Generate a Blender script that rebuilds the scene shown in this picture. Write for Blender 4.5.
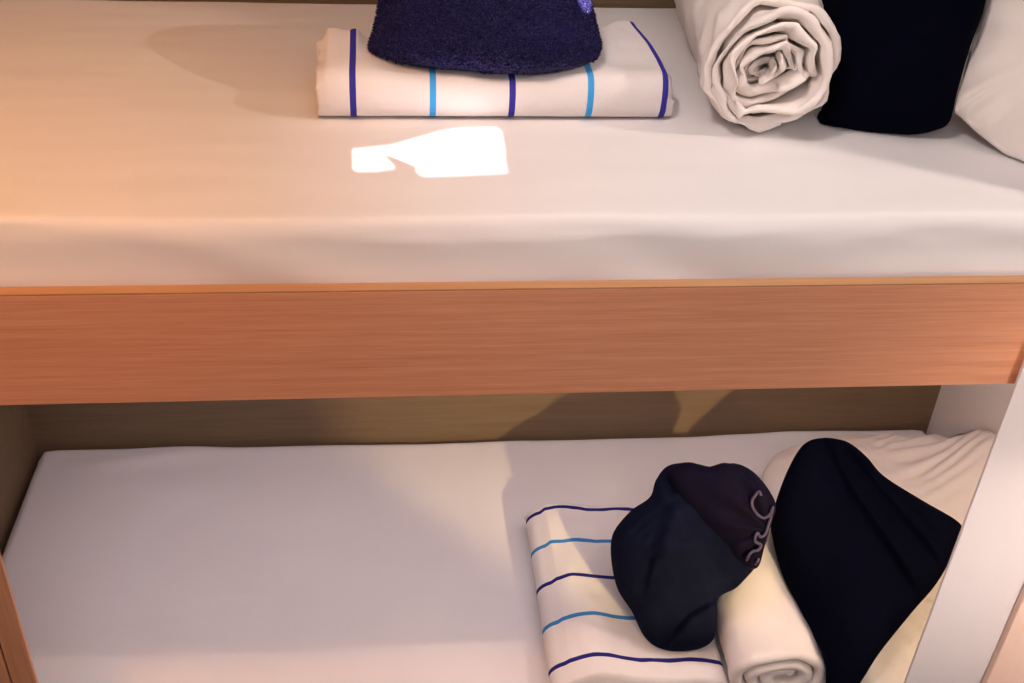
import bpy, bmesh, math, random
from mathutils import Vector, noise
for o in list(bpy.data.objects): bpy.data.objects.remove(o)
S = bpy.context.scene
COL = S.collection
random.seed(4)
V3 = Vector

# ---------------------------------------------------------------- camera
F = 1164.6
CAMP = V3((0.7241, -1.122, 0.7236)); YAW, PITCH, ROLL = 0.1263, 0.6146, 0.0562
fw = V3((math.sin(YAW)*math.cos(PITCH), math.cos(YAW)*math.cos(PITCH), -math.sin(PITCH)))
r0 = V3((math.cos(YAW), -math.sin(YAW), 0)); u0 = r0.cross(fw)
RT = r0*math.cos(ROLL) + u0*math.sin(ROLL); UP = -r0*math.sin(ROLL) + u0*math.cos(ROLL)
cam = bpy.data.cameras.new('camera'); co = bpy.data.objects.new('camera', cam); COL.objects.link(co)
cam.sensor_width = 36; cam.lens = F*36/1024; cam.clip_start = .01
from mathutils import Matrix
co.matrix_world = Matrix(((RT.x, UP.x, -fw.x, CAMP.x), (RT.y, UP.y, -fw.y, CAMP.y), (RT.z, UP.z, -fw.z, CAMP.z), (0, 0, 0, 1)))
S.camera = co

# ---------------------------------------------------------------- world, lights, exposure
w = bpy.data.worlds.new('cabin_world'); S.world = w; w.use_nodes = True
w.node_tree.nodes['Background'].inputs[0].default_value = (.6, .7, 1, 1)
w.node_tree.nodes['Background'].inputs[1].default_value = 1.0
S.view_settings.view_transform = 'Standard'; S.view_settings.look = 'None'
S.view_settings.gamma = 1; S.view_settings.use_curve_mapping = False
S.view_settings.exposure = 0.0

def lamp(name, kind, loc, energy, color, target=None, **kw):
    l = bpy.data.lights.new(name, kind); l.energy = energy; l.color = color
    for k, v in kw.items(): setattr(l, k, v)
    o = bpy.data.objects.new(name, l); COL.objects.link(o); o.location = loc
    if target is not None:
        o.rotation_euler = (V3(target)-V3(loc)).to_track_quat('-Z', 'Y').to_euler()
    return o
SUN = V3((.45, -.85, .35)).normalized()           # towards the sun, through the hole cut in the mask
lamp('sun', 'SUN', (0, -3, 2), 28, (1, .88, .93), None, angle=.002).rotation_euler = (-SUN).to_track_quat('-Z', 'Y').to_euler()
lamp('cabin_spotlight', 'POINT', (2.30, -.36, 1.05), 35, (1, .84, .74), shadow_soft_size=.010)
lamp('roll_fill_spot', 'SPOT', (.56, -.30, 1.22), 31, (1, .85, .80), (1.25, .26, .08), spot_size=math.radians(60), spot_blend=1.0, shadow_soft_size=.10)  # added to brighten the duvet roll and right half of the upper bunk
lamp('cabin_warm_downlight', 'SPOT', (.10, -.40, 1.25), 47, (1, .37, .04), (.16, .10, .05), spot_size=math.radians(76), spot_blend=1.0, shadow_soft_size=.08)
lamp('bunk_top_fill', 'AREA', (1.05, .02, 1.50), 2.2, (1, .90, .92), (1.05, .1, 0), shape='RECTANGLE', size=.8, size_y=.25)  # added soft neutral fill over the upper bunk
lamp('room_fill', 'AREA', (.8, -1.9, 1.50), 17, (1, .93, 1), (.8, -1.45, 0), shape='RECTANGLE', size=1.4, size_y=.6)  # added ambient fill from behind the camera
lamp('panel_fill', 'AREA', (1.45, -2.3, -.25), 1.6, (1, .84, .78), (1.80, 0, -.38), shape='RECTANGLE', size=.4, size_y=.3, spread=math.radians(26))  # added to brighten the white panel, no fixture
lamp('reading_light_bulb', 'POINT', (1.64, .030, -.43), 1.7, (1, .76, .46), shadow_soft_size=.012)
lamp('bedside_spot_bulb', 'SPOT', (1.46, -.80, -.22), 66, (1, .72, .34), (1.08, .768, -.64), spot_size=math.radians(33), spot_blend=.4, shadow_soft_size=.012)
lamp('under_bunk_fill', 'AREA', (.95, .36, -.172), 3.1, (1, .82, .86), (.95, .36, -.86), shape='RECTANGLE', size=1.7, size_y=.03)  # added fill to lift the lower mattress, unseen under the upper bunk

# ---------------------------------------------------------------- helpers
UPZ, LOZ, W = .0686, -.863, .768                   # mattress tops, wall behind the bunks

def ray(px, py): return fw + RT*((px-512)/F) - UP*((py-341.5)/F)
def at_z(px, py, z): d = ray(px, py); return CAMP + d*((z-CAMP.z)/d.z)
def at_y(px, py, y): d = ray(px, py); return CAMP + d*((y-CAMP.y)/d.y)
def at_plane(px, py, c, n): d = ray(px, py); return CAMP + d*((c-CAMP).dot(n)/d.dot(n))

def mesh_obj(name, verts, faces, mat, parent=None, smooth=True, uv=None):
    me = bpy.data.meshes.new(name); me.from_pydata([tuple(v) for v in verts], [], faces)
    me.validate()
    if uv is not None:
        l = me.uv_layers.new(name='UVMap')
        for lp in me.loops: l.data[lp.index].uv = uv[lp.vertex_index]
    bm = bmesh.new(); bm.from_mesh(me); bmesh.ops.recalc_face_normals(bm, faces=bm.faces); bm.to_mesh(me); bm.free()
    if smooth: me.polygons.foreach_set('use_smooth', [True]*len(me.polygons))
    o = bpy.data.objects.new(name, me); COL.objects.link(o)
    if mat: me.materials.append(mat)
    if parent: o.parent = parent; o.matrix_parent_inverse = Matrix.Translation(-parent.location)
    return o

def box(name, lo, hi, mat, parent=None, bevel=.0):
    bm = bmesh.new(); bmesh.ops.create_cube(bm, size=1)
    for v in bm.verts:
        v.co = V3([(lo[i]+hi[i])/2 + v.co[i]*(hi[i]-lo[i]) for i in range(3)])
    if bevel: bmesh.ops.bevel(bm, geom=bm.edges[:], offset=bevel, segments=2, affect='EDGES', profile=.6)
    me = bpy.data.meshes.new(name); bm.to_mesh(me); bm.free(); me.materials.append(mat)
    o = bpy.data.objects.new(name, me); COL.objects.link(o)
    if parent: o.parent = parent; o.matrix_parent_inverse = Matrix.Translation(-parent.location)
    return o
def tag(o, label, cat, group=None):
    o['label'] = label; o['category'] = cat
    if group: o['group'] = group
    return o
def struct(o): o['kind'] = 'structure'; return o
def empty(name, loc, label, cat, group=None):
    o = bpy.data.objects.new(name, None); COL.objects.link(o); o.location = loc; o.empty_display_size = .05
    return tag(o, label, cat, group)

def fbm(p, s, oct=3):
    q = V3(p)*s; a = 1; t = 0
    for i in range(oct):
        t += a*noise.noise(q); q = q*2.03 + V3((3.1, 1.7, 5.2)); a *= .5
    return t
def ss(a, b, x):
    t = max(0, min(1, (x-a)/(b-a))); return t*t*(3-2*t)
def bump(x, c, wd): return math.exp(-((x-c)/wd)**2)

# ---------------------------------------------------------------- materials
def new_mat(name):
    m = bpy.data.materials.new(name); m.use_nodes = True
    n = m.node_tree; return m, n, n.nodes['Principled BSDF']
def lnk(n, a, b): n.links.new(a, b)
def cloth(name, col, var=.06, weave=900, bump_s=.12, rough=.9, sheen=.0, wr=0, wr_scale=14):
    m, n, b = new_mat(name)
    tc = n.nodes.new('ShaderNodeTexCoord')
    no = n.nodes.new('ShaderNodeTexNoise'); no.inputs['Scale'].default_value = 9; no.inputs['Detail'].default_value = 5
    lnk(n, tc.outputs['Object'], no.inputs['Vector'])
    mx = n.nodes.new('ShaderNodeMix'); mx.data_type = 'RGBA'
    mx.inputs[6].default_value = (*[c*(1-var) for c in col], 1); mx.inputs[7].default_value = (*[min(1, c*(1+var)) for c in col], 1)
    lnk(n, no.outputs['Fac'], mx.inputs[0]); lnk(n, mx.outputs[2], b.inputs['Base Color'])
    b.inputs['Roughness'].default_value = rough; b.inputs['Specular IOR Level'].default_value = .15
    b.inputs['Sheen Weight'].default_value = sheen
    if sheen: b.inputs['Sheen Tint'].default_value = (.6, .55, .9, 1); b.inputs['Sheen Roughness'].default_value = .4
    wn = n.nodes.new('ShaderNodeTexNoise'); wn.inputs['Scale'].default_value = weave; wn.inputs['Detail'].default_value = 2
    lnk(n, tc.outputs['Object'], wn.inputs['Vector'])
    bp = n.nodes.new('ShaderNodeBump'); bp.inputs['Strength'].default_value = bump_s; bp.inputs['Distance'].default_value = .002
    lnk(n, wn.outputs['Fac'], bp.inputs['Height'])
    last = bp
    if wr:
        w2 = n.nodes.new('ShaderNodeTexNoise'); w2.inputs['Scale'].default_value = wr_scale; w2.inputs['Detail'].default_value = 4; w2.inputs['Distortion'].default_value = 1.2
        lnk(n, tc.outputs['Object'], w2.inputs['Vector'])
        b2 = n.nodes.new('ShaderNodeBump'); b2.inputs['Strength'].default_value = wr; b2.inputs['Distance'].default_value = .01
        lnk(n, w2.outputs['Fac'], b2.inputs['Height']); lnk(n, bp.outputs[0], b2.inputs['Normal']); last = b2
    lnk(n, last.outputs[0], b.inputs['Normal'])
    return m
def wood(name, c1, c2, rough=.45, sx=(1.2, 60, 60), contrast=(.35, .68)):
    m, n, b = new_mat(name)
    tc = n.nodes.new('ShaderNodeTexCoord'); mp = n.nodes.new('ShaderNodeMapping'); mp.inputs['Scale'].default_value = sx
    lnk(n, tc.outputs['Object'], mp.inputs[0])
    a = n.nodes.new('ShaderNodeTexNoise'); a.inputs['Scale'].default_value = 1; a.inputs['Detail'].default_value = 7; a.inputs['Roughness'].default_value = .7; a.inputs['Distortion'].default_value = .4
    lnk(n, mp.outputs[0], a.inputs['Vector'])
    mp2 = n.nodes.new('ShaderNodeMapping'); mp2.inputs['Scale'].default_value = tuple(s*(4 if s > 5 else 5) for s in sx)
    lnk(n, tc.outputs['Object'], mp2.inputs[0])
    c = n.nodes.new('ShaderNodeTexNoise'); c.inputs['Scale'].default_value = 1; c.inputs['Detail'].default_value = 3
    lnk(n, mp2.outputs[0], c.inputs['Vector'])
    ad = n.nodes.new('ShaderNodeMath'); ad.operation = 'MULTIPLY_ADD'; ad.inputs[1].default_value = .45; lnk(n, c.outputs['Fac'], ad.inputs[0])
    s = n.nodes.new('ShaderNodeMath'); s.operation = 'MULTIPLY'; s.inputs[1].default_value = .62; lnk(n, a.outputs['Fac'], s.inputs[0])
    lnk(n, s.outputs[0], ad.inputs[2])
    rp = n.nodes.new('ShaderNodeValToRGB'); rp.color_ramp.elements[0].position = contrast[0]; rp.color_ramp.elements[1].position = contrast[1]
    rp.color_ramp.elements[0].color = (*c1, 1); rp.color_ramp.elements[1].color = (*c2, 1)
    lnk(n, ad.outputs[0], rp.inputs[0]); lnk(n, rp.outputs[0], b.inputs['Base Color'])
    b.inputs['Roughness'].default_value = rough; b.inputs['Specular IOR Level'].default_value = .3
    bp = n.nodes.new('ShaderNodeBump'); bp.inputs['Strength'].default_value = .08; bp.inputs['Distance'].default_value = .001
    lnk(n, ad.outputs[0], bp.inputs['Height']); lnk(n, bp.outputs[0], b.inputs['Normal'])
    return m
def plain(name, col, rough=.6, noise_amt=.05, metal=0):
    m, n, b = new_mat(name)
    no = n.nodes.new('ShaderNodeTexNoise'); no.inputs['Scale'].default_value = 6
    tc = n.nodes.new('ShaderNodeTexCoord'); lnk(n, tc.outputs['Object'], no.inputs['Vector'])
    mx = n.nodes.new('ShaderNodeMix'); mx.data_type = 'RGBA'
    mx.inputs[6].default_value = (*[c*(1-noise_amt) for c in col], 1); mx.inputs[7].default_value = (*[min(1, c*(1+noise_amt)) for c in col], 1)
    lnk(n, no.outputs['Fac'], mx.inputs[0]); lnk(n, mx.outputs[2], b.inputs['Base Color'])
    b.inputs['Roughness'].default_value = rough; b.inputs['Metallic'].default_value = metal
    return m
def striped(name, base, stripes, half=.0042):
    """white terry with woven stripes: bands at given u (metres, from the UV map)."""
    m, n, b = new_mat(name)
    uv = n.nodes.new('ShaderNodeUVMap'); uv.uv_map = 'UVMap'
    sp = n.nodes.new('ShaderNodeSeparateXYZ'); lnk(n, uv.outputs[0], sp.inputs[0])
    tc = n.nodes.new('ShaderNodeTexCoord')
    cur = None
    for u, c in stripes:
        d = n.nodes.new('ShaderNodeMath'); d.operation = 'COMPARE'; d.inputs[1].default_value = u; d.inputs[2].default_value = half
        lnk(n, sp.outputs[0], d.inputs[0])
        mx = n.nodes.new('ShaderNodeMix'); mx.data_type = 'RGBA'; mx.inputs[7].default_value = (*c, 1)
        if cur is None: mx.inputs[6].default_value = (*base, 1)
        else: lnk(n, cur, mx.inputs[6])
        lnk(n, d.outputs[0], mx.inputs[0]); cur = mx.outputs[2]
    lnk(n, cur, b.inputs['Base Color'])
    b.inputs['Roughness'].default_value = .95; b.inputs['Specular IOR Level'].default_value = .1
    wn = n.nodes.new('ShaderNodeTexNoise'); wn.inputs['Scale'].default_value = 420; wn.inputs['Detail'].default_value = 3
    lnk(n, tc.outputs['Object'], wn.inputs['Vector'])
    bp = n.nodes.new('ShaderNodeBump'); bp.inputs['Strength'].default_value = .3; bp.inputs['Distance'].default_value = .003
    lnk(n, wn.outputs['Fac'], bp.inputs['Height']); lnk(n, bp.outputs[0], b.inputs['Normal'])
    return m

M_sheet = cloth('white_sheet', (.80, .785, .785), var=.02, weave=700, bump_s=.08, wr=.05, wr_scale=5)
M_sheet_low = cloth('white_sheet_lower', (.80, .78, .79), var=.02, weave=700, bump_s=.08, wr=.05, wr_scale=5)
M_roll = cloth('white_cotton', (.90, .83, .78), var=.03, weave=600, bump_s=.15, wr=.10, wr_scale=22)
M_pillow = cloth('white_pillowcase', (.86, .79, .74), var=.03, weave=600, bump_s=.15, wr=.12, wr_scale=13)
M_navy_terry = cloth('navy_terry', (.013, .011, .075), var=.5, weave=380, bump_s=.9, sheen=.35)
M_navy = cloth('navy_fleece', (.0045, .0062, .020), var=.3, weave=420, bump_s=.5)
M_navy.node_tree.nodes['Principled BSDF'].inputs['Specular IOR Level'].default_value = .06
M_black = cloth('dark_navy_wool', (.0016, .0020, .007), var=.2, weave=500, bump_s=.3)
M_black.node_tree.nodes['Principled BSDF'].inputs['Specular IOR Level'].default_value = .025
M_lining = cloth('purple_navy_fleece', (.0055, .0042, .014), var=.3, weave=420, bump_s=.5)
M_lining.node_tree.nodes['Principled BSDF'].inputs['Specular IOR Level'].default_value = .06
M_trim = cloth('lilac_trim', (.075, .06, .11), var=.1, weave=500, bump_s=.3)
M_board = wood('oak_board', (.65, .265, .135), (.88, .43, .25), sx=(2.2, 130, 130), contrast=(.3, .72))
M_boardedge = wood('oak_edge_band', (.42, .21, .095), (.54, .29, .135), sx=(1.5, 40, 40))
M_post = wood('oak_post', (.52, .25, .14), (.72, .38, .22), sx=(40, 40, 1.2))
M_ward = wood('pale_wardrobe_wood', (.84, .59, .46), (.87, .63, .50), sx=(40, 40, 1.2))
M_back = wood('brown_wall_wood', (.155, .103, .062), (.20, .137, .084), sx=(2, 50, 50), rough=.6)
M_white = plain('white_panel', (.80, .74, .72), .55, .02)
M_wall = plain('cabin_wall', (.64, .60, .57), .8)
M_floor = cloth('carpet', (.16, .13, .14), var=.3, weave=200, bump_s=.6)
M_ceil = plain('cabin_ceiling', (.78, .74, .72), .8)
M_sun_mask = cloth('dark_mask_cloth', (.10, .07, .07), var=.1, weave=300, bump_s=.4)
M_metal = plain('brushed_metal', (.6, .58, .55), .35, .05, 1)
M_dark = plain('dark_metal', (.05, .05, .05), .4)
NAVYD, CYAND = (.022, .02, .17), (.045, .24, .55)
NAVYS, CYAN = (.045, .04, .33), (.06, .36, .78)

# ---------------------------------------------------------------- the setting
FZ, CZ, YF, XR = -1.32, 1.55, -2.4, 3.3
struct(box('floor', (-.1, YF-.1, FZ-.05), (XR+.1, W+.1, FZ), M_floor))
struct(box('ceiling', (-.1, YF-.1, CZ), (XR+.1, W+.1, CZ+.05), M_ceil))
struct(box('wall_back', (-.1, W, FZ), (XR+.1, W+.06, CZ), M_back))
struct(box('wall_left', (-.06, YF, FZ), (0, W, CZ), M_back))
struct(box('wall_right', (XR, YF, FZ), (XR+.06, W, CZ), M_wall))
struct(box('wall_end', (1.9, -.13, FZ), (1.95, W, CZ), M_white))     # end wall of the bunk niche
# front wall with a window opening, covered by the mask
WX0, WX1, WZ0, WZ1 = 1.6, 2.75, .65, 1.51
def wall_with_hole(name, y0, y1, mat):
    X = [-.06, WX0, WX1, XR+.06]; Z = [FZ, WZ0, WZ1, CZ]
    v, f, ix = [], [], {}
    for k, y in enumerate((y0, y1)):
        for i in range(4):
            for j in range(4): ix[k, i, j] = len(v); v.append((X[i], y, Z[j]))
    for k in (0, 1):
        for i in range(3):
            for j in range(3):
                if (i, j) != (1, 1): f.append([ix[k, i, j], ix[k, i+1, j], ix[k, i+1, j+1], ix[k, i, j+1]])
    ring = [(0, 0), (1, 0), (2, 0), (3, 0), (3, 1), (3, 2), (3, 3), (2, 3), (1, 3), (0, 3), (0, 2), (0, 1)]
    inner = [(1, 1), (2, 1), (2, 2), (1, 2)]
    for L in (ring, inner):
        for a, b in zip(L, L[1:]+L[:1]): f.append([ix[(0,)+a], ix[(0,)+b], ix[(1,)+b], ix[(1,)+a]])
    return mesh_obj(name, v, f, mat, smooth=False)
struct(wall_with_hole('wall_front', YF-.08, YF, M_wall))
wf = struct(empty('window_1', (0, 0, 0), 'x', 'x')); del wf['label'], wf['category']
for lo, hi in (((WX0, YF-.06, WZ0), (WX0+.04, YF-.02, WZ1)), ((WX1-.04, YF-.06, WZ0), (WX1, YF-.02, WZ1)),
               ((WX0+.04, YF-.06, WZ0), (WX1-.04, YF-.02, WZ0+.04)), ((WX0+.04, YF-.06, WZ1-.04), (WX1-.04, YF-.02, WZ1))):
    box('window_frame', lo, hi, M_white, wf)
# added sheet over the window, holes cut to shape the sun patches
def to_wall(p, y):
    p = V3(p); t = (y-p.y)/SUN.y; q = p + SUN*t; return q.x, q.z
YC = YF+.03
patch = [(354,150),(392,146),(440,132),(463,128.5),(497,128),(500,150),(503,173),(470,175),(424,177),(417,175.5),(416,168),(400,161),(384,155),(383,156),(391,164),(392,169),(372,172),(354,172)]
gap1 = [to_wall(at_z(x, y, UPZ), YC) for x, y in patch]
def sun_mask():
    bm = bmesh.new()
    loops = [[(WX0-.12, WZ0-.1), (WX1+.12, WZ0-.1), (WX1+.12, WZ1+.03), (WX0-.12, WZ1+.03)], gap1, gap2]
    ed = []
    for L in loops:
        vs = [bm.verts.new((x, YC, z)) for x, z in L]
        ed += [bm.edges.new((a, b)) for a, b in zip(vs, vs[1:]+vs[:1])]
    bmesh.ops.triangle_fill(bm, edges=ed, use_beauty=True)
    # drop the fill inside the gaps
    def inside(x, z, P):
        c = False
        for (x1, z1), (x2, z2) in zip(P, P[1:]+P[:1]):
            if (z1 > z) != (z2 > z) and x < (x2-x1)*(z-z1)/(z2-z1)+x1: c = not c
        return c
    kill = [f for f in bm.faces if any(inside(*(lambda c: (c.x, c.z))(f.calc_center_median()), P) for P in (gap1, gap2))]
    bmesh.ops.delete(bm, geom=kill, context='FACES')
    r = bmesh.ops.extrude_face_region(bm, geom=bm.faces[:])
    for v in r['geom']:
        if isinstance(v, bmesh.types.BMVert): v.co.y += .004
    bmesh.ops.recalc_face_normals(bm, faces=bm.faces)
    me = bpy.data.meshes.new('sun_mask'); bm.to_mesh(me); bm.free(); me.materials.append(M_sun_mask)
    o = bpy.data.objects.new('sun_mask', me); COL.objects.link(o)
    return o


# ---------------------------------------------------------------- bunk bed
B = .1547; T = .0165
bed = empty('bunk_bed', (.95, .38, FZ), 'built-in oak veneer bunk bed holding an upper and a lower mattress', 'bunk bed')
fb = box('front_board', (.002, 0, -B), (1.898, T, -.0022), M_board, bed, .0012)
box('edge_band', (.002, .0002, -.0022), (1.898, T-.0002, 0), M_boardedge, fb, .0004)['label'] = 'paler wood strip along the top of the board'
box('base_panel', (.004, T+.001, -B), (1.896, W-.002, -.115), M_white, bed)
box('fill_strip', (.08, .34, -.170), (1.82, .38, -.1557), M_metal, bed, .001)  # unseen housing made up for the added lower bunk fill
box('lower_base', (.004, .0, FZ), (1.896, W-.002, -1.02), M_board, bed)
pp = box('end_panel', (.002, -.012, FZ), (.186, -.006, -B-.002), M_post, bed, .0015)
# groove line on the post is the seam between the panel and its edge strip
box('edge_strip', (.1885, -.012, FZ), (.221, -.006, -B-.002), M_post, pp, .001)

box('backing', (.178, -.0055, FZ), (.197, -.0015, -B-.003), M_dark, pp)
part = empty('partition_panel', (1.59, -.03, FZ), 'tall white panel standing in front of the bunk at the right, in front of the dark blanket', 'panel')
box('panel_face', (1.509, -.020, FZ), (1.80, -.0155, -.085), M_white, part, .0005)
wr_ = empty('wood_panel', (1.8, -.05, FZ), 'pinkish wood panel in the bottom right corner, in front of the white panel', 'panel')

def mattress(name, x0, x1, y0, y1, z0, z1, rad, hfun, ffun, mat, corner=.03):
    """rounded slab, dense grid on top and down the sides; hfun adds height to the top, ffun pushes the front face."""
    nx, ny = 170, 70
    def ease(k, n): return k/n
    verts, faces = [], []
    # superellipse rounding of the plan corners and of the top edges through signed box distance
    NR = 9
    cols = []
    xs = [x0+rad+(x1-x0-2*rad)*i/nx for i in range(nx+1)]; ys = [y0+rad+(y1-y0-2*rad)*j/ny for j in range(ny+1)]
    ix = {}
    for i, x in enumerate(xs):
        for j, y in enumerate(ys):
            ix[i, j] = len(verts)
            verts.append(V3((x, y, z1 + hfun(x, y))))
    for i in range(nx):
        for j in range(ny): faces.append([ix[i, j], ix[i+1, j], ix[i+1, j+1], ix[i, j+1]])
    per = [(i, 0) for i in range(nx)] + [(nx, j) for j in range(ny)] + [(i, ny) for i in range(nx, 0, -1)] + [(0, j) for j in range(ny, 0, -1)]
    prev = [ix[p] for p in per]
    NS = 14
    for k in range(1, NR+NS+1):
        cur = []
        for (i, j) in per:
            p = verts[ix[i, j]]
            d = V3((-1 if i == 0 else 1 if i == nx else 0, -1 if j == 0 else 1 if j == ny else 0, 0))
            if d.length > 1: d.normalize()
            if k <= NR:
                a = math.pi/2*k/NR; q = p + d*rad*math.sin(a) + V3((0, 0, -rad*(1-math.cos(a))))
            else:
                t = (k-NR)/NS; q = p + d*rad; q.z = (p.z-rad)*(1-t) + z0*t
            if j == 0: q.y += ffun(q.x, q.z)*(math.sin(math.pi/2*k/NR) if k < NR else 1)
            cur.append(len(verts)); verts.append(q)
        for a in range(len(per)):
            b = (a+1) % len(per); faces.append([prev[a], prev[b], cur[b], cur[a]])
        prev = cur
    faces.append(prev[::-1])
    return mesh_obj(name, verts, faces, mat)

def h_up(x, y):
    return .0035*fbm((x, y*1.6, 0), 2.2, 2) + .0012*fbm((x*1.5, y*6, 3), 4, 2) - .004*bump(x, .87, .3)*bump(y, .5, .25)
def f_up(x, z):
    # diagonal drag folds in the sheet on the front face
    a = .0016*math.sin(70*(z+.25*x)+3*noise.noise((x*3, 0, z*9)))*(.5+.5*noise.noise((x*4, 5, 0)))
    return .0016 + .009*ss(-.02, .06, z) + 1.5*a + .0020*fbm((x*2.5, 7, z*16), 1.5, 3) + .0012*fbm((x*5+z*9, 3, z*50-x*4), 1.3, 3)
tag(mattress('mattress', .006, 1.893, T+.004, W-.003, -.113, UPZ+.003, .028, h_up, f_up, M_sheet),
    'white sheeted mattress on the upper bunk above the oak board', 'mattress')
def h_lo(x, y):
    e = .006*fbm((x, y, 0), 3, 3) - .005*ss(.60, .77, y)*(.4+.6*(.5+.5*noise.noise((x*5, 1, 0))))*(1-.6*ss(1.3, 1.7, x))
    e -= .004*bump(x, .02, .06)
    e += .0035*math.sin(60*(y-.25*x))*bump(x, .2, .16)*bump(y, .73, .05)
    e += .013*ss(.6, 0, x)
    return e + .004*ss(1.2, 1.7, x)
tag(mattress('mattress', .010, 1.890, .012, W-.006, -1.018, LOZ, .022, h_lo, lambda x, z: 0, M_sheet_low),
    'white sheeted mattress on the lower bunk under the oak board', 'mattress')

# wardrobe side at lower right, nearer the camera
e1 = at_plane(1008, 634, V3((0, -.034, 0)), V3((0, 1, 0)))
box('board', (e1.x, -.034, FZ), (1.897, -.0215, -.12), M_ward, wr_, .002)
box('plinth', (e1.x+.02, -.044, FZ), (1.88, -.0345, FZ+.06), M_dark, wr_, .002)

# reading light on the back of the white panel (hidden by it), the warm lamp of the lower bunk
rl = empty('reading_light', (1.64, -.008, -.43), 'small reading light on the back of the white panel', 'lamp')
def lathe(name, prof, c, axis, mat, parent, n=24):
    a = V3(axis).normalized(); u = a.orthogonal().normalized(); v = a.cross(u)
    vs = [V3(c)+a*t+(u*math.cos(2*math.pi*k/n)+v*math.sin(2*math.pi*k/n))*r for t, r in prof for k in range(n)]
    fs = [[i*n+k, i*n+(k+1) % n, (i+1)*n+(k+1) % n, (i+1)*n+k] for i in range(len(prof)-1) for k in range(n)]
    return mesh_obj(name, vs, fs, mat, parent)
lathe('mount', [(0, .0), (0, .02), (.006, .02), (.008, .012), (.012, .0)], (1.64, -.0085, -.43), (0, 1, 0), M_metal, rl)

sl = empty('spot_lamp', (1.52, -.86, FZ), 'small metal spot lamp on a slim floor stand in front of the lower bunk', 'lamp')
lathe('base', [(0, 0), (0, .10), (.012, .10), (.018, .02), (.018, 0)], (1.52, -.86, FZ), (0, 0, 1), M_dark, sl)
lathe('pole', [(0, 0), (0, .007), (-.20-FZ-.017, .007), (-.20-FZ-.017, 0)], (1.52, -.86, FZ+.017), (0, 0, 1), M_metal, sl)
ax_ = (V3((1.08, .768, -.64))-V3((1.46, -.80, -.22))).normalized()
hd_ = V3((1.46, -.80, -.22))-ax_*.014; e_ = V3((1.52, -.86, -.20))
lathe('arm', [(0, 0), (0, .005), ((e_-hd_).length-.05, .005), ((e_-hd_).length-.05, 0)], e_, hd_-ax_*.05-e_, M_metal, sl)
lathe('lamp_head', [(-.05, 0), (-.05, .018), (.0, .026), (.012, .028), (.012, .026), (-.02, .02), (-.04, 0)], hd_, ax_, M_metal, sl)
from mathutils.bvhtree import BVHTree
def bvh_of(o): return BVHTree.FromPolygons([v.co.copy() for v in o.data.vertices], [tuple(p.vertices) for p in o.data.polygons])
def keep_off(o, gap=.003):
    t = bvh_of(o)
    def f(p):
        c, n, i, d = t.find_nearest(p)
        return c + n*gap if (p-c).dot(n) < gap else p
    return f
def rest_on(objs, floor_z, gap=.003, margin=0):
    T_ = [bvh_of(o) for o in objs]
    def f(p):
        z = floor_z
        for t in T_:
            for dx, dy in (((0, 0), (margin, 0), (-margin, 0), (0, margin), (0, -margin)) if margin else ((0, 0),)):
                h = t.ray_cast(V3((p.x+dx, p.y+dy, 3)), V3((0, 0, -1)))
                if h[0] is not None: z = max(z, h[0].z+gap)
        return z
    return f
# ---------------------------------------------------------------- soft lumps
def catmull(P, N):
    n = len(P); out = []
    for k in range(N):
        s = k*n/N; i = int(s); t = s-i
        a, b, c, d = P[(i-1) % n], P[i % n], P[(i+1) % n], P[(i+2) % n]
        out.append(.5*((2*b)+(c-a)*t+(2*a-5*b+4*c-d)*t*t+(3*b-a-3*c+d)*t**3))
    return out
def lump(name, px, c, n, tf, tb, mat, zmin=None, N=180, M=40, disp=None, parent=None, pw=2.2, q=.55, limit=None, centre=None):
    """closed soft body: an outline with real size lying in the plane (c, n), swollen tf along n and tb against it."""
    c = V3(c); n = V3(n).normalized()
    O = catmull([at_plane(x, y, c, n) for x, y in px], N)
    ctr = sum(O, V3())/N
    if centre: ctr = at_plane(centre[0], centre[1], c, n)
    verts, faces = [], []
    def ring(r, sgn, T):
        idx = []
        for k, o in enumerate(O):
            th = 2*math.pi*k/N
            p = ctr + (o-ctr)*r + n*sgn*T*(max(0, 1-r**pw))**q
            if disp: p = p + n*sgn*disp(p, r, th, sgn) if not isinstance(disp(p, r, th, sgn), Vector) else p + disp(p, r, th, sgn)
            if zmin is not None:
                zz = zmin(p) if callable(zmin) else zmin
                if p.z < zz: p.z = zz
            if limit: p = limit(p)
            idx.append(len(verts)); verts.append(p)
        return idx
    rs = [math.sin(math.pi/2*i/M) for i in range(1, M+1)]
    prev = None
    for sgn, T in ((1, tf), (-1, tb)):
        seq = []
        for r in rs[:-1]: seq.append(ring(r, sgn, T))
        if sgn == 1: rim = ring(1.0, 1, T)
        seq.append(rim)
        ci = len(verts)
        p = ctr + n*sgn*T
        if disp:
            d = disp(p, 0, 0, sgn); p = p + (d if isinstance(d, Vector) else n*sgn*d)
        if zmin is not None:
            zz = zmin(p) if callable(zmin) else zmin
            if p.z < zz: p.z = zz
        verts.append(p)
        for k in range(N): faces.append([ci, seq[0][k], seq[0][(k+1) % N]])
        for a, b in zip(seq, seq[1:]):
            for k in range(N): faces.append([a[k], b[k], b[(k+1) % N], a[(k+1) % N]])
    return mesh_obj(name, verts, faces, mat, parent)

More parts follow.
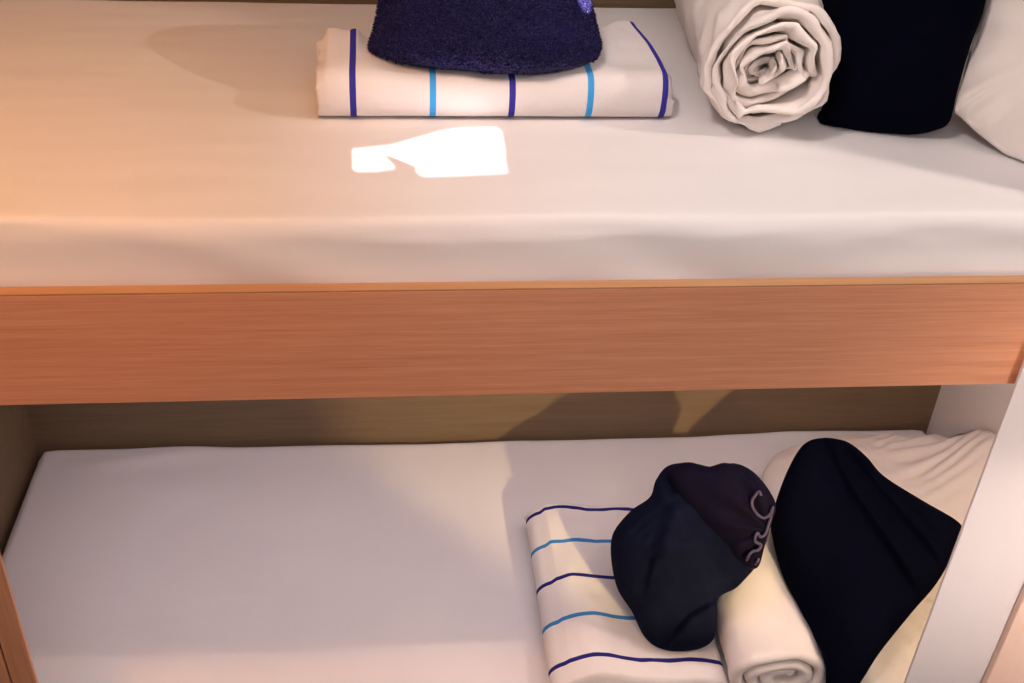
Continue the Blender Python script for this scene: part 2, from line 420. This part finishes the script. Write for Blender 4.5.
# ---- striped towel on the upper bunk: extruded rounded fold, sagging under the navy bundle
def striped_towel(name, X0, X1, Y0, Y1, Z, hfun, mat, nx=150, axis='x', front=None, end_wobble=.008, y1fun=None):
    """folded towel; the rounded fold lies along Y0; u of the UV map runs along the fold in metres."""
    prof = []                                        # (s across depth 0..1, side) closed loop
    NT, NE = 44, 12
    for k in range(NT+1): prof.append(('t', k/NT))
    for k in range(1, NE): prof.append(('b', k/NE))  # back edge
    for k in range(NT+1): prof.append(('u', 1-k/NT))
    for k in range(1, NE): prof.append(('f', k/NE))  # front fold
    verts, faces, uv = [], [], []
    n = len(prof)
    for i in range(nx+1):
        u = i/nx; x = X0+(X1-X0)*u
        if y1fun: Y1 = y1fun(x)
        for kd, s in prof:
            if kd in 'tu':
                y = Y0+(Y1-Y0)*s; h = hfun(x, y)
                # fold front edge: round
                z = Z + (h if kd == 't' else 0)
            elif kd == 'b':
                h = hfun(x, Y1); a = math.pi*s; y = Y1+.35*h*math.sin(a)*.5; z = Z+h/2+h/2*math.cos(a)
            else:
                h = hfun(x, Y0); a = math.pi*s; y = Y0-.36*h*math.sin(a)**.8; z = Z+h/2-h/2*math.cos(a)
            e = (ss(.0, .03, u)*ss(.0, .03, 1-u))
            xx = x + end_wobble*noise.noise((y*30, z*90, i > nx/2))*(1-e)
            p = V3((xx, y, z))
            if front: p = front(p, u, kd, s)
            verts.append(p); uv.append((x-X0, 0))
    for i in range(nx):
        for k in range(n):
            k2 = (k+1) % n; faces.append([i*n+k, (i+1)*n+k, (i+1)*n+k2, i*n+k2])
    for i, sg in ((0, 1), (nx, -1)):
        # end caps: strip between top and underside
        top = [i*n+k for k in range(NT+1)]
        bot = [i*n+NT+NE+(NT-k) for k in range(NT+1)]
        for k in range(NT): faces.append([top[k], top[k+1], bot[k+1], bot[k]])
        back = top[-1:] + [i*n+NT+k for k in range(1, NE)] + bot[-1:]
        faces.append(back)
        fr = bot[:1] + [i*n+2*NT+NE+k for k in range(1, NE)] + top[:1]
        faces.append(fr)
    return mesh_obj(name, verts, faces, mat, uv=uv)

uL, uR = .634, 1.104
def h_tow(x, y):
    t = (x-uL)/(uR-uL)
    h = .066 - .013*bump(t, .5, .28) - .022*ss(.97, 1.0, t) - .006*ss(.03, 0, t)
    h += .010*bump(t, .90, .14)*ss(.33, .44, y) + .014*bump(t, .04, .06)*ss(.34, .42, y)
    h += .008*bump(t, .105, .018)*ss(.33, .40, y)
    return h + .004*fbm((x, y, 2), 11, 3)
def y1_tow(x): return .415 + .055*ss(.70, .92, (x-uL)/(uR-uL))
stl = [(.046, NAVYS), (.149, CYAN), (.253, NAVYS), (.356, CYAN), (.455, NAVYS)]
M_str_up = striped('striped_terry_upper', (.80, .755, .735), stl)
def bend_right(p, u, kd, s):
    # right end sweeps back and round like the slack fold in the photo
    k = ss(.82, 1.0, u)
    top = (p.z-UPZ)/.07
    return V3((p.x - .018*k*max(0, top)*ss(.33, .5, p.y) + .0*k, p.y, p.z))
tag(striped_towel('striped_towel', uL, uR, .316, .50, UPZ+.004, h_tow, M_str_up, front=bend_right, y1fun=y1_tow),
    'white towel with navy and light blue stripes, folded beneath the navy bundle, upper bunk', 'towel', None)

# ---- navy terry bundle on top
vb = (CAMP-V3((.87, .40, .2))).normalized()
ub = [(371,50),(375,30),(379,10),(384,-14),(396,-38),(430,-58),(480,-64),(530,-60),(566,-42),(584,-14),(591,8),(596,30),(599,48),(588,63),(556,74),(528,76.5),(498,76),(462,73.5),(429,70),(392,63)]
def d_terry(p, r, th, s):
    d = .0016*fbm(p, 55, 2) + .0022*noise.noise(p*190) + .0016*noise.noise(p*330) + .009*fbm(p, 9, 2)
    return d*(1 if s > 0 else .5)
base_c = at_z(498, 76.5, UPZ+.060)
base_c = V3((base_c.x, base_c.y+.055, base_c.z))
ubag = lump('towel_bundle', ub, base_c, vb, .105, .085, M_navy_terry, zmin=lambda p: UPZ+.004+h_tow(p.x, p.y)+.004 if p.y < y1_tow(p.x)+.012 else max(UPZ+.012, UPZ+.004+h_tow(p.x, p.y)-.9*(p.y-y1_tow(p.x)-.012)), N=420, M=110, disp=d_terry, pw=2.4, q=.5)
def pile(o, n, length, width, mat):
    me = o.data; rnd = random.Random(8)
    ps = [p for p in me.polygons if p.area > 0 and p.normal.z > -.6]; ar = [p.area for p in ps]
    vs, fs = [], []
    for p in rnd.choices(ps, ar, k=n):
        a = [me.vertices[i].co for i in p.vertices]; w_ = [rnd.random() for _ in a]; t = sum(w_)
        c = sum((v*k for v, k in zip(a, w_)), V3())/t
        d = (p.normal + V3((rnd.uniform(-.9, .9), rnd.uniform(-.9, .9), rnd.uniform(-.9, .5)))).normalized()
        sd = d.orthogonal(); sd.rotate(Matrix.Rotation(rnd.uniform(0, 6.28), 3, d)); sd.normalize()
        L = length*rnd.uniform(.5, 1.2); i = len(vs)
        vs += [c - d*.001 - sd*width, c - d*.001 + sd*width, c + d*L*.6 + sd*width*.8 + V3((0, 0, -.0006)), c + d*L]
        fs += [[i, i+1, i+2, i+3]]
    return mesh_obj('pile', vs, fs, mat, o)
pile(ubag, 60000, .0045, .0006, M_navy_terry)['kind'] = 'stuff'
tag(ubag, 'fuzzy navy terry bundle standing on the folded striped towel on the upper bunk', 'towel bundle')

# second hole in the mask, cut to light the bundle's shoulder
spot = [(576,-16),(589,-12),(590,4),(587,15),(581,10),(576,0)]
tb_ = bvh_of(ubag)
gap2 = []
for x, y in spot:
    h = tb_.ray_cast(CAMP, ray(x, y).normalized())[0]
    if h is None: h = at_y(x, y, base_c.y)
    gap2.append(to_wall(h, YC))
tag(sun_mask(), 'dark sheet added over the cabin window behind the camera, holes cut to shape the sun patches', 'sun_mask')

# ---- rolled white cotton on the upper bunk
def spiral_roll(name, origin, axis, R, length, turns, sx, sz, mat, warp, ragged, ph=0, rin=.012, seed=0, fill=.72, floor_z=None, ecc=0, nt=46, nv=34):
    ax = V3(axis).normalized(); side = V3((ax.y, -ax.x, 0)).normalized(); up = V3((0, 0, 1))
    pitch = (R-rin)/turns
    n = int(turns*nt)
    verts, faces = [], []
    th = pitch*fill
    vseq = [0, .0] + [((k+1)/nv)**1.4 for k in range(nv)]
    def P(t, off, v, lip):
        a = ph + t*2*math.pi; r = rin + pitch*t + off
        ex = ragged*noise.noise((t*1.3+seed, 2.2, 0)) + ragged*.5*noise.noise((t*5+seed, 9, 0))
        yy = v*length + ex*(1-v) + lip
        r -= pitch*.85*ss(turns-.45, turns, t)
        k = max(0, 1-t/turns)*ecc; cx_, sy_ = math.cos(a-1.0)*r*(1+.2*k), math.sin(a-1.0)*r*(1-1.1*k)
        qx, qz = cx_*math.cos(1.0)-sy_*math.sin(1.0), cx_*math.sin(1.0)+sy_*math.cos(1.0)
        q = V3(origin) + side*(qx*sx) + up*(qz*sz) + ax*yy
        return q
    def W_(q, vv_, tt_=0):
        d = V3((noise.noise(q*13+V3((seed, 0, 0))), 0, noise.noise(q*13+V3((0, seed+4, 0)))))*warp
        d += V3((noise.noise(q*34+V3((seed, 0, 3))), 0, noise.noise(q*34+V3((0, seed+9, 0)))))*warp*.5
        return q + d*(1-.5*tt_)*(1-.65*max(0, min(1, vv_)))
    # rows: outer surface from back to front, lip, inner surface from front to back
    rows = []
    for v in reversed(vseq[1:]): rows.append((th/2, v, 0))
    rows += [(th*.33, 0, -th*.33), (0, 0, -th*.45), (-th*.33, 0, -th*.33)]
    for v in vseq[1:]: rows.append((-th/2, v, 0))
    m = len(rows)
    for i in range(n+1):
        t = i/nt
        for off, v, lip in rows:
            off2 = off*(1 if 0 < i < n else .3)
            q = W_(P(t, off2, v, lip), v*1.6, t/turns)
            verts.append(q)
    for i in range(n):
        for k in range(m-1): faces.append([i*m+k, (i+1)*m+k, (i+1)*m+k+1, i*m+k+1])
        faces.append([i*m+m-1, (i+1)*m+m-1, (i+1)*m, i*m])
    faces.append([k for k in range(m)]); faces.append([n*m+k for k in range(m)][::-1])
    zmin = floor_z if floor_z is not None else origin[2]-R*sz
    for v in verts: v.z = max(v.z, zmin)
    return mesh_obj(name, verts, faces, mat)
R1 = .093
duvet = tag(spiral_roll('rolled_duvet', (1.211, .240, UPZ+R1+.008), (.085, 1, 0), R1, .44, 7.2, .96, 1.0, M_roll, .036, .046, ph=-2.55, seed=2, rin=.004, fill=.80, ecc=.5, floor_z=UPZ+.007),
    'thick white cotton roll on the upper bunk, its rumpled spiral end facing out', 'rolled duvet')

# ---- dark blanket bundle on the upper bunk
vb2 = (CAMP-V3((1.4, .36, .2))).normalized()
db = [(816,127),(824,100),(824,60),(812,0),(812,-50),(870,-78),(920,-80),(965,-60),(984,-20),(985,4),(970,48),(957,92),(949,122),(932,131),(902,136.5),(866,135),(836,132)]
c2 = at_z(902, 136, UPZ+.001); c2 = V3((c2.x, c2.y+.012, c2.z+.006))
def d_dark(p, r, th, s): return .006*fbm(p, 10, 3) + .0008*noise.noise(p*260)
blk_up = tag(lump('blanket', db, c2, vb2, .06, .05, M_black, zmin=UPZ+.006, N=240, M=50, disp=d_dark, limit=lambda p: V3((max(p.x, 1.302+.085*(p.y-.24)), p.y, p.z)), pw=3.2, q=.5),
    'nearly black navy blanket bundle between the white roll and the pillow on the upper bunk', 'blanket')

# ---- pillow on the upper bunk
off_blk = keep_off(blk_up)
up_ = [(953,107),(962,76),(974,38),(986,0),(1003,-56),(1018,-78),(1060,-80),(1110,-76),(1160,-78),(1192,-70),(1202,-36),(1192,60),(1186,140),(1172,180),(1126,188),(1068,182),(1024,166),(984,138),(962,118)]
c3 = at_z(1024, 165, UPZ+.004); c3 = V3((c3.x, c3.y+.02, c3.z+.008))
def d_pil(p, r, th, s):
    k = r**2
    return .006*fbm(p, 9, 3) + .005*k*math.sin(th*17+3*noise.noise(p*8))*ss(.45, .9, r)*(1-ss(.97, 1, r))
tag(lump('pillow', up_, c3, V3((-.35, -.75, .55)), .06, .03, M_pillow, zmin=UPZ+.007, disp=d_pil, limit=lambda p: off_blk(V3((min(p.x, 1.886), p.y, p.z))), pw=2.2, q=.7),
    'white pillow at the right edge of the upper bunk beside the dark blanket', 'pillow')

# ================================================================ lower bunk
# ---- pillow under the dark blanket
lp = [(766,492),(768,466),(782,452),(812,442),(850,437),(888,436),(925,444),(962,446),(996,440),(1030,470),(1020,560),(985,640),(945,690),(900,706),(856,680),(812,590)]
def d_pl2(p, r, th, s):
    if s < 0: return 0
    d = .007*fbm(p, 8, 3) + .004*fbm(p, 24, 2)
    # creases across the right-hand corner
    k = bump(p.x, 1.80, .07)*bump(p.y, .60, .12)
    d += k*.008*math.sin(165*(p.y-.30*p.x)+5*noise.noise(p*10))
    d += .012*bump(p.x, 1.86, .06)*bump(p.y, .66, .1) - .010*bump(p.x, 1.80, .025)*bump(p.y, .70, .06)
    d += .140*bump(p.x, 1.92, .11)*bump(p.y, .46, .16)*(1-r**4)
    k2 = bump(p.x, 1.66, .08)*bump(p.y, .18, .10)
    d += k2*.010*math.sin(110*(p.y+.9*p.x)+4*noise.noise(p*8))
    return d
def lim_lo(p): return V3((min(p.x, 1.886), min(p.y, W-.006), p.z))
pil_low = tag(lump('pillow', lp, V3((1.7, .5, LOZ+.035)), V3((0, 0, 1)), .055, .03, M_pillow, zmin=LOZ+.008, disp=d_pl2, limit=lim_lo, pw=2.6, q=.6, centre=(890, 540)),
    'rumpled white pillow in the back right corner of the lower bunk under the dark blanket', 'pillow')

# ---- striped towel on the lower bunk, fold to the left
def h_low(x, y): return .045
Yb, Yf = .490, .060
def low_towel():
    """x from the fold at .975 to the right; u (UV) runs across in y."""
    nx, ny = 70, 120
    X0, X1 = 1.006, 1.255; h = .050; z0 = LOZ+.010
    verts, faces, uv = [], [], []
    NE = 12
    prof = [('t', k/nx) for k in range(nx+1)] + [('r', k/6) for k in range(1, 6)] + [('u', 1-k/nx) for k in range(nx+1)] + [('l', k/NE) for k in range(1, NE)]
    n = len(prof)
    for j in range(ny+1):
        v = j/ny; y = Yf+(Yb-Yf)*v
        for kd, s in prof:
            hh = h*(1 + .15*bump(s, .15, .18)) - .010*ss(.25, .8, s) if kd in 'tu' else (h if kd == 'l' else h-.010)
            hh += .0
            if kd in 'tu':
                x = X0+(X1-X0)*s
                z = z0+(hh if kd == 't' else 0)
                if kd == 't': z += .0035*math.sin(9*s+v*2)+.005*fbm((x, y, 0), 12, 3)*ss(0, .1, s)
            elif kd == 'r':
                a = math.pi*s; x = X1+.012*math.sin(a); z = z0+hh/2+hh/2*math.cos(a)
            else:
                a = math.pi*s; x = X0-.034*math.sin(a); z = z0+hh/2-hh/2*math.cos(a)
            # soft round-off towards the two ends
            e = ss(0, .03, v)*ss(0, .035, 1-v)
            z = z0+(z-z0)*(.55+.45*e)
            x2 = x + .018*(v-.5)*0
            yy = y + .010*math.sin(3.1*(x-X0)/(X1-X0)+.3)*1.0 - .055*(x-X0)*0
            verts.append(V3((x2, yy, z))); uv.append((y-Yf, 0))
    for j in range(ny):
        for k in range(n):
            k2 = (k+1) % n; faces.append([j*n+k, (j+1)*n+k, (j+1)*n+k2, j*n+k2])
    for j in (0, ny): faces.append([j*n+k for k in range(n)])
    return verts, faces, uv
vv, ff, uu = low_towel()
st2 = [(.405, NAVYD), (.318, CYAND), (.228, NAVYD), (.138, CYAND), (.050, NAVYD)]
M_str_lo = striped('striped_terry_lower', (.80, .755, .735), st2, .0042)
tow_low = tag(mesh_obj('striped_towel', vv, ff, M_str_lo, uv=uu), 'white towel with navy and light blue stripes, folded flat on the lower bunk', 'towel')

# ---- white roll on the lower bunk
rsheet = tag(spiral_roll('rolled_sheet', (1.350, .060, LOZ+.072), (.05, 1, 0), .086, .38, 3.0, 1.06, .74, M_roll, .010, .006, ph=.4, seed=7, rin=.012, fill=.88, floor_z=LOZ+.010),
    'white cotton roll on the lower bunk, squeezed between striped towel and dark blanket', 'rolled sheet')

# ---- navy bag with a ruffled mouth
bag = empty('cloth_bag', (1.25, .32, LOZ+.05), 'crumpled navy cloth bag with ruffled mouth lying on the striped towel, lower bunk', 'bag')
bo = [(611,543),(616,528),(632,510),(650,497),(656,480),(668,466),(690,463),(712,467),(734,463.5),(752,471),(766,486),(773,500),(771,518),(769,530),(764,548),(757,565),(748,576),(736,588),(719,598),(717,618),(714,638),(702,648),(682,652),(660,649),(644,636),(632,612),(618,590),(612,566)]
vb3 = V3((-.22, -.62, .75)).normalized()
cb = at_z(668, 652, LOZ+.05); cb = V3((cb.x, cb.y+.10, cb.z+.075))
mouth = at_plane(772, 520, cb, vb3)
def ledge(p, line, c, n, h, decay, sharp=.006):
    """step up to the right of a pixel polyline traced on the plane (c, n), fading out over decay metres."""
    q = p - n*((p-c).dot(n)); best = 9; sd = 0
    P = [at_plane(x, y, c, n) for x, y in line]
    for a, b_ in zip(P, P[1:]):
        d = b_-a; t = max(0, min(1, (q-a).dot(d)/d.length_squared)); o = q-(a+d*t)
        if o.length < best: best = o.length; sd = o.length*(1 if d.cross(o).dot(n) < 0 else -1)
    return h*ss(-sharp, sharp, sd)*math.exp(-(max(0, sd)/decay)**2)
def d_bag(p, r, th, s):
    d = .010*fbm(p, 9, 3) + .004*fbm((p.x*1.0, p.y*2, p.z), 26, 2)
    L = (p-mouth).length
    ang = math.atan2((p-mouth).dot(UP), -(p-mouth).dot(RT))
    if s > 0:
        d += .0065*math.sin(ang*12+2*noise.noise(p*7))*bump(L, .055, .05)
        # hood gathered to the mouth overlaps the body; the foot is tucked under
        d += ledge(p, [(735,596),(712,560),(692,528),(672,505),(660,482)], cb, vb3, -.028, .07, .016)
        d += ledge(p, [(656,560),(668,520),(676,498),(690,466)], cb, vb3, .012, .05, .012)
        d += ledge(p, [(735,588),(712,604),(690,618),(672,640)], cb, vb3, -.024, .04)
    return d*(1-r**10)
bb = lump('bag_body', bo, cb, vb3, .085, .085, M_navy, zmin=rest_on([tow_low, rsheet], LOZ+.012), N=260, M=60, disp=d_bag, parent=bag, pw=2.3, q=.55)
hood_px = [(668,474),(676,465),(690,462.5),(707,467),(724,463),(737,467),(756,479),(769,491),(776,506),(772,522),(765,545),(758,567),(746,566),(730,551),(713,535),(696,518),(680,500)]
ch = cb + vb3*.038
def d_hood(p, r, th, s):
    m_ = at_plane(768, 528, ch, vb3)
    q = p-m_; ang = math.atan2(q.dot(UP), -q.dot(RT)); L = q.length
    return (.006*math.sin(ang*11+1.5*noise.noise(p*9))*bump(L, .06, .06) + .006*fbm(p, 13, 2))*(1-r**8)*(1 if s > 0 else 0)
hood = lump('gathered_mouth', hood_px, ch, vb3, .042, .035, M_lining, N=200, M=50, disp=d_hood, parent=bag, pw=2.6, q=.5)
def ruffle():
    """wavy hem standing along the gathered mouth of the bag."""
    path = [(761,496),(754,497),(752,505),(757,514),(764,518),(770,514),(773,507),(771,517),(768,526),(766,533),(761,537),(757,533),(755,541),(761,545),(758,550),(752,552),(747,559),(746,567),(751,569),(756,563),(759,554)]
    t_ = bvh_of(hood); P, Nn = [], []
    for x, y in path:
        d = ray(x, y).normalized(); h = t_.ray_cast(CAMP, d)
        q = h[0] if h[0] is not None else at_plane(x, y, cb, vb3)
        P.append(q)
    P = catmull(P, 200)[:190]
    verts, faces = [], []
    for k, p in enumerate(P):
        t = (P[min(k+1, len(P)-1)]-P[max(k-1, 0)]).normalized(); nrm = (CAMP-p).normalized(); nb = t.cross(nrm).normalized()
        for a, h in ((-.0024, -.010), (-.0024, .008), (0, .011), (.0024, .008), (.0024, -.010)):
            verts.append(p + nb*a + nrm*(h+.002*noise.noise(p*60)))
    m = 5
    for k in range(len(P)-1):
        for a in range(m): faces.append([k*m+a, k*m+(a+1) % m, (k+1)*m+(a+1) % m, (k+1)*m+a])
    faces.append(list(range(m))); faces.append([(len(P)-1)*m+a for a in range(m)][::-1])
    return mesh_obj('ruffle_trim', verts, faces, M_trim, bag)
ruffle()['label'] = 'dull lilac ruffled hem of the bag'

# ---- dark folded blanket leaning over the pillow
bl = [(771,530),(775,505),(788,470),(803,446),(822,439),(846,443),(866,458),(884,478),(922,502),(956,522),(961,532),(952,556),(936,584),(912,612),(880,652),(856,688),(836,700),(820,672),(802,626),(784,580)]
nbl = V3((-.25, -.30, .92)).normalized()
cbl = at_z(856, 688, LOZ+.085)
def d_bl(p, r, th, s):
    d = .004*fbm(p, 9, 3)
    if s > 0:
        d += ledge(p, [(840,442),(872,488),(905,530),(945,575)], cbl, nbl, -.018, .04) + ledge(p, [(826,446),(850,500),(890,560),(920,605)], cbl, nbl, -.016, .04)
        # layered fold lines along the upper right side
        for (x1, y1, x2, y2, dp) in ((850,462,945,558,.010), (842,470,925,585,.006), (866,462,956,530,.008)):
            a = at_plane(x1, y1, cbl, nbl); b_ = at_plane(x2, y2, cbl, nbl)
            q = p - nbl*((p-cbl).dot(nbl))
            t = max(0, min(1, (q-a).dot(b_-a)/(b_-a).length_squared)); d -= dp*bump((a+(b_-a)*t-q).length, 0, .010)
    return d*(1-r**6)
tag(lump('blanket', bl, cbl, nbl, .050, .050, M_black, zmin=rest_on([pil_low, rsheet], LOZ+.012, .004, .012), N=240, M=56, disp=d_bl, limit=lim_lo, pw=3.2, q=.5),
    'folded nearly black navy blanket leaning on the pillow on the lower bunk', 'blanket')
